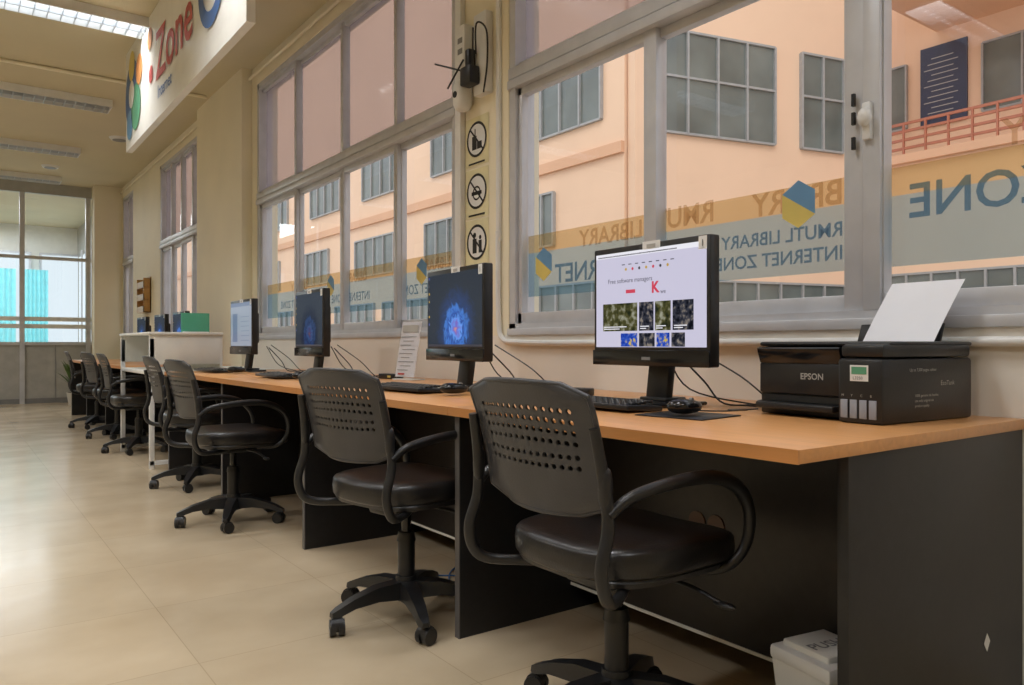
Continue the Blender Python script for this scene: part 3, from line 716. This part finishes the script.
# cables & power bricks
for k, y in enumerate((1.75, 2.85, 4.57, 5.80)):
    b = B()
    b.tube([(1.955, y, 0.93), (2.03, y-0.06, 0.83), (2.06, y-0.12, 0.757), (2.15, y-0.2, 0.757), (2.24, y-0.12, 0.757), (2.30, y-0.1, 0.757)], 0.0035, 'blackp', n=6)
    b.tube([(1.955, y-0.05, 0.95), (2.04, y-0.2, 0.85), (2.1, y-0.3, 0.757), (2.18, y-0.34, 0.757), (2.2, y-0.25, 0.757)], 0.003, 'blackp', n=6)
    b.tube([(1.955, y+0.05, 0.94), (2.03, y+0.0, 0.80), (2.08, y-0.25, 0.757), (2.05, y-0.30, 0.757), (2.05, y-0.2, 0.757)], 0.003, 'blackp', n=6)
    b.done("computer_cables")
for (x, y, rz) in ((2.0, 2.33, 20), (2.1, 4.08, 10)):
    b = B(); b.box(-0.025, 0.025, -0.09, 0.09, 0, 0.03, 'blackp', 0.005); b.box(-0.0255, -0.024, -0.03, 0.0, 0.008, 0.02, 'yellow')
    b.tube([(0, 0.09, 0.015), (0.02, 0.12, 0.006), (0.06, 0.14, 0.005)], 0.004, 'blackp', n=6); b.done("power_adapter", (x, y, 0.7505), R(rz))
b = B(); b.tube([(1.75, 2.62, 0.004), (1.62, 2.72, 0.004), (1.5, 2.78, 0.004), (1.45, 2.66, 0.004), (1.58, 2.60, 0.004), (1.7, 2.75, 0.004), (1.95, 2.9, 0.004), (2.3, 2.9, 0.004)], 0.003, 'bluecable', n=6); b.done("network_cable")

# ---------------------------------------------------------------- printer (front faces -X)
b = B()
b.box(0.03, 0.345, -0.10, 0.19, 0.0, 0.135, 'blackp', 0.006)
b.box(0.035, 0.345, -0.12, 0.188, 0.137, 0.178, 'blackp', 0.008)
b.box(0.02, 0.05, -0.075, 0.185, 0.055, 0.135, 'blackp', 0.005)
b.obox(T(0.018, 0.06, 0.155) @ RY(-18), (0.012, 0.245, 0.042), 'blackg', 0.003)
b.box(-0.012, 0.06, -0.06, 0.17, 0.018, 0.034, 'blackp', 0.004)
b.box(0.022, 0.032, -0.06, 0.17, 0.036, 0.052, 'ink')
b.text("EPSON", 0.022, (0.018, 0.055, 0.095), (0, -1, 0), (0, 0, 1), 'lgrey', bold=0.0004)
b.box(-0.018, 0.335, -0.19, -0.078, 0.0, 0.150, 'blackp', 0.008)
b.box(-0.012, 0.33, -0.189, -0.082, 0.152, 0.183, 'blackp', 0.008)
b.box(0.02, 0.345, -0.185, 0.186, 0.178, 0.190, 'blackp', 0.006)
for i in range(4): b.box(-0.021, -0.018, -0.178+i*0.024, -0.160+i*0.024, 0.012, 0.055, 'inkc', 0.001); b.text(["B", "C", "Y", "M"][i], 0.008, (-0.0195, -0.162+i*0.024, 0.062), (0, -1, 0), (0, 0, 1), 'lgrey')
b.rect((-0.0195, 0, 0), (0, -1, 0), (0, 0, 1), 0.112, 0.158, 0.098, 0.135, 'white'); b.rect((-0.0202, 0, 0), (0, -1, 0), (0, 0, 1), 0.116, 0.154, 0.114, 0.131, 'green'); b.text("L3250", 0.010, (-0.021, -0.12, 0.102), (0, -1, 0), (0, 0, 1), 'ink')
for i, (s_, z) in enumerate((("100% genuine ink bottles", 0.060), ("use only original ink", 0.048), ("product quality", 0.036))): b.text(s_, 0.009, (0.10, -0.1912, z), (1, 0, 0), (0, 0, 1), 'lgrey')
b.text("Up to 7,500 pages colour", 0.010, (0.08, -0.1912, 0.12), (1, 0, 0), (0, 0, 1), 'lgrey')
b.text("EcoTank", 0.016, (0.2, -0.1912, 0.085), (1, 0, 0), (0, 0, 1), 'lgrey')
b.obox(T(0.300, -0.02, 0.205) @ RY(20), (0.008, 0.23, 0.07), 'blackp', 0.003)
vs = []; n = 10
for i in range(n+1):
    t = i/n; x = 0.262+0.075*t+0.012*t*t; z = 0.185+0.165*t; yo = -0.03*t
    vs += [(x, -0.135+yo, z), (x, 0.06+yo, z)]
b.raw(vs, [[2*i, 2*i+1, 2*i+3, 2*i+2] for i in range(n)], 'paper')
pr = b.done("inkjet_printer", (1.888, 1.195, 0.7505), R(-4)); pr.scale = (1.2, 1.10, 1.10)

# acrylic sign holder
b = B()
b.obox(T(0, 0, 0.175) @ RY(10), (0.004, 0.17, 0.32), 'paper', 0.0)
b.obox(T(-0.004, 0, 0.175) @ RY(10), (0.002, 0.18, 0.335), 'acrylic')
b.box(-0.05, 0.05, -0.09, 0.09, 0, 0.006, 'white', 0.002)
mt = T(-0.0065, 0, 0.175) @ RY(10)
rr, uu = mt.to_3x3() @ Vector((0, -1, 0)), mt.to_3x3() @ Vector((0, 0, 1)); oo = mt.to_translation()
for i in range(9): b.rect(oo, rr, uu, -0.07+0.02*(i % 2), 0.065-0.02*(i % 3), 0.07-i*0.024, 0.0735-i*0.024, 'grey')
b.rect(oo, rr, uu, -0.07, 0.07, 0.10, 0.14, 'lgrey'); b.rect(oo, rr, uu, -0.06, 0.0, -0.148, -0.138, 'red')
b.done("tabletop_sign_holder", (2.12, 3.90, 0.7505), R(10))

# waste bin
b = B()
w0, w1, h = 0.085, 0.105, 0.19
b.raw([(-w0, -w0, 0), (w0, -w0, 0), (w0, w0, 0), (-w0, w0, 0), (-w1, -w1, h), (w1, -w1, h), (w1, w1, h), (-w1, w1, h)], [[3, 2, 1, 0], [0, 1, 5, 4], [1, 2, 6, 5], [2, 3, 7, 6], [3, 0, 4, 7]], 'white')
b.box(-0.112, 0.112, -0.112, 0.112, 0.185, 0.222, 'white', 0.012)
b.obox(T(0, 0, 0.228), (0.17, 0.17, 0.02), 'offwhite', 0.008)
b.text("PUSH", 0.055, (-0.075, -0.03, 0.2385), (1, 0, 0), (0, 1, 0), 'grey', bold=0.001)
bn = b.done("swing_lid_bin", (1.692, 1.04, 0), R(-10)); bn.scale = (0.82, 0.82, 1.0)

# ---------------------------------------------------------------- white carrel + items
b = B(); xa, xb, ya, yb = 1.23, 2.2, 6.36, 7.6
b.box(xa, xb, ya, yb, 0.72, 0.75, 'offwhite', 0.003)
for y in (ya, yb-0.03):
    b.box(xa, 1.75, y, y+0.03, 0.80, 1.03, 'offwhite', 0.003)
    b.box(xa, xa+0.035, y, y+0.035, 0, 1.0, 'white', 0.003); b.box(xb-0.04, xb, y, y+0.035, 0, 0.72, 'white', 0.003)
    b.box(xa, xb, y, y+0.03, 0.03, 0.06, 'white')
b.box(xa-0.01, 1.77, ya-0.02, yb, 1.03, 1.05, 'offwhite', 0.003)
b.box(1.75, 1.77, ya, yb, 0.75, 1.05, 'offwhite')
b.done("white_computer_carrel")
for y in (8.3, 9.2, 10.2): inst("desktop_monitor", m_sw, (1.90, y, 0.7525))
b = B(); b.box(-0.004, 0.004, -0.11, 0.11, 0, 0.16, 'tgreen', 0.001); b.box(-0.03, 0.03, -0.1, 0.1, 0, 0.008, 'white'); b.done("green_acrylic_divider", (1.62, 6.6, 1.0505), R(90))
b = B()
for i in range(3):
    b.box(-0.10, 0, -0.24, 0.24, i*0.18, i*0.18+0.015, 'lwood'); b.box(-0.10, -0.088, -0.24, 0.24, i*0.18+0.015, i*0.18+0.09, 'lwood')
b.box(-0.012, 0, -0.24, 0.24, 0, 0.52, 'lwood')
for y in (-0.24, 0.228): b.box(-0.10, 0, y, y+0.012, 0, 0.50, 'lwood')
b.done("wooden_brochure_rack", (WX-0.002, 12.3, 1.42))
# potted plant
b = B(); b.cyl((0, 0, 0), (0, 0, 0.2), 0.09, 'pot', r1=0.12, n=24); b.cyl((0, 0, 0.2), (0, 0, 0.201), 0.11, 'soil')
for i in range(50):
    a = random.uniform(0, 6.28); l = random.uniform(0.35, 0.7); sp = random.uniform(0.08, 0.30); n_ = Vector((-math.sin(a), math.cos(a), 0)); d = Vector((math.cos(a), math.sin(a), 0)); vs = []
    for k in range(6):
        t = k/5; c = d*sp*t**1.4+Vector((0, 0, 0.19+l*(t-0.25*t*t))); w = 0.04*math.sin(math.pi*(0.08+0.9*t))
        vs += [c+n_*w, c-n_*w]
    b.raw(vs, [[2*k, 2*k+1, 2*k+3, 2*k+2] for k in range(5)], 'leaf')
b.done("potted_plant", (1.60, 13.9, 0))

# ---------------------------------------------------------------- lighting
w = bpy.data.worlds.new("sky"); scene.world = w; w.use_nodes = True
bg = w.node_tree.nodes["Background"]; bg.inputs[0].default_value = (0.90, 0.94, 1.0, 1); bg.inputs[1].default_value = 1.15
s = bpy.data.lights.new("sun", 'SUN'); s.energy = 0.7; s.angle = R(25); s.color = (1, 0.96, 0.9)
so = bpy.data.objects.new("sun", s); so.rotation_euler = Vector((0.55, 0.45, -0.75)).to_track_quat('-Z', 'Y').to_euler(); so.location = (0, 0, 30); scene.collection.objects.link(so)

# ---------------------------------------------------------------- camera
cd = bpy.data.cameras.new("camera"); cd.lens = 27; cd.sensor_width = 36; cd.shift_y = 0.0024; cd.clip_end = 200
co = bpy.data.objects.new("camera", cd); co.location = (0, 0, 0.95); co.rotation_euler = (R(90), 0, R(-36.2)); scene.collection.objects.link(co)
scene.camera = co
scene.view_settings.view_transform = 'Standard'
scene.view_settings.look = 'None'
scene.view_settings.exposure = EXP
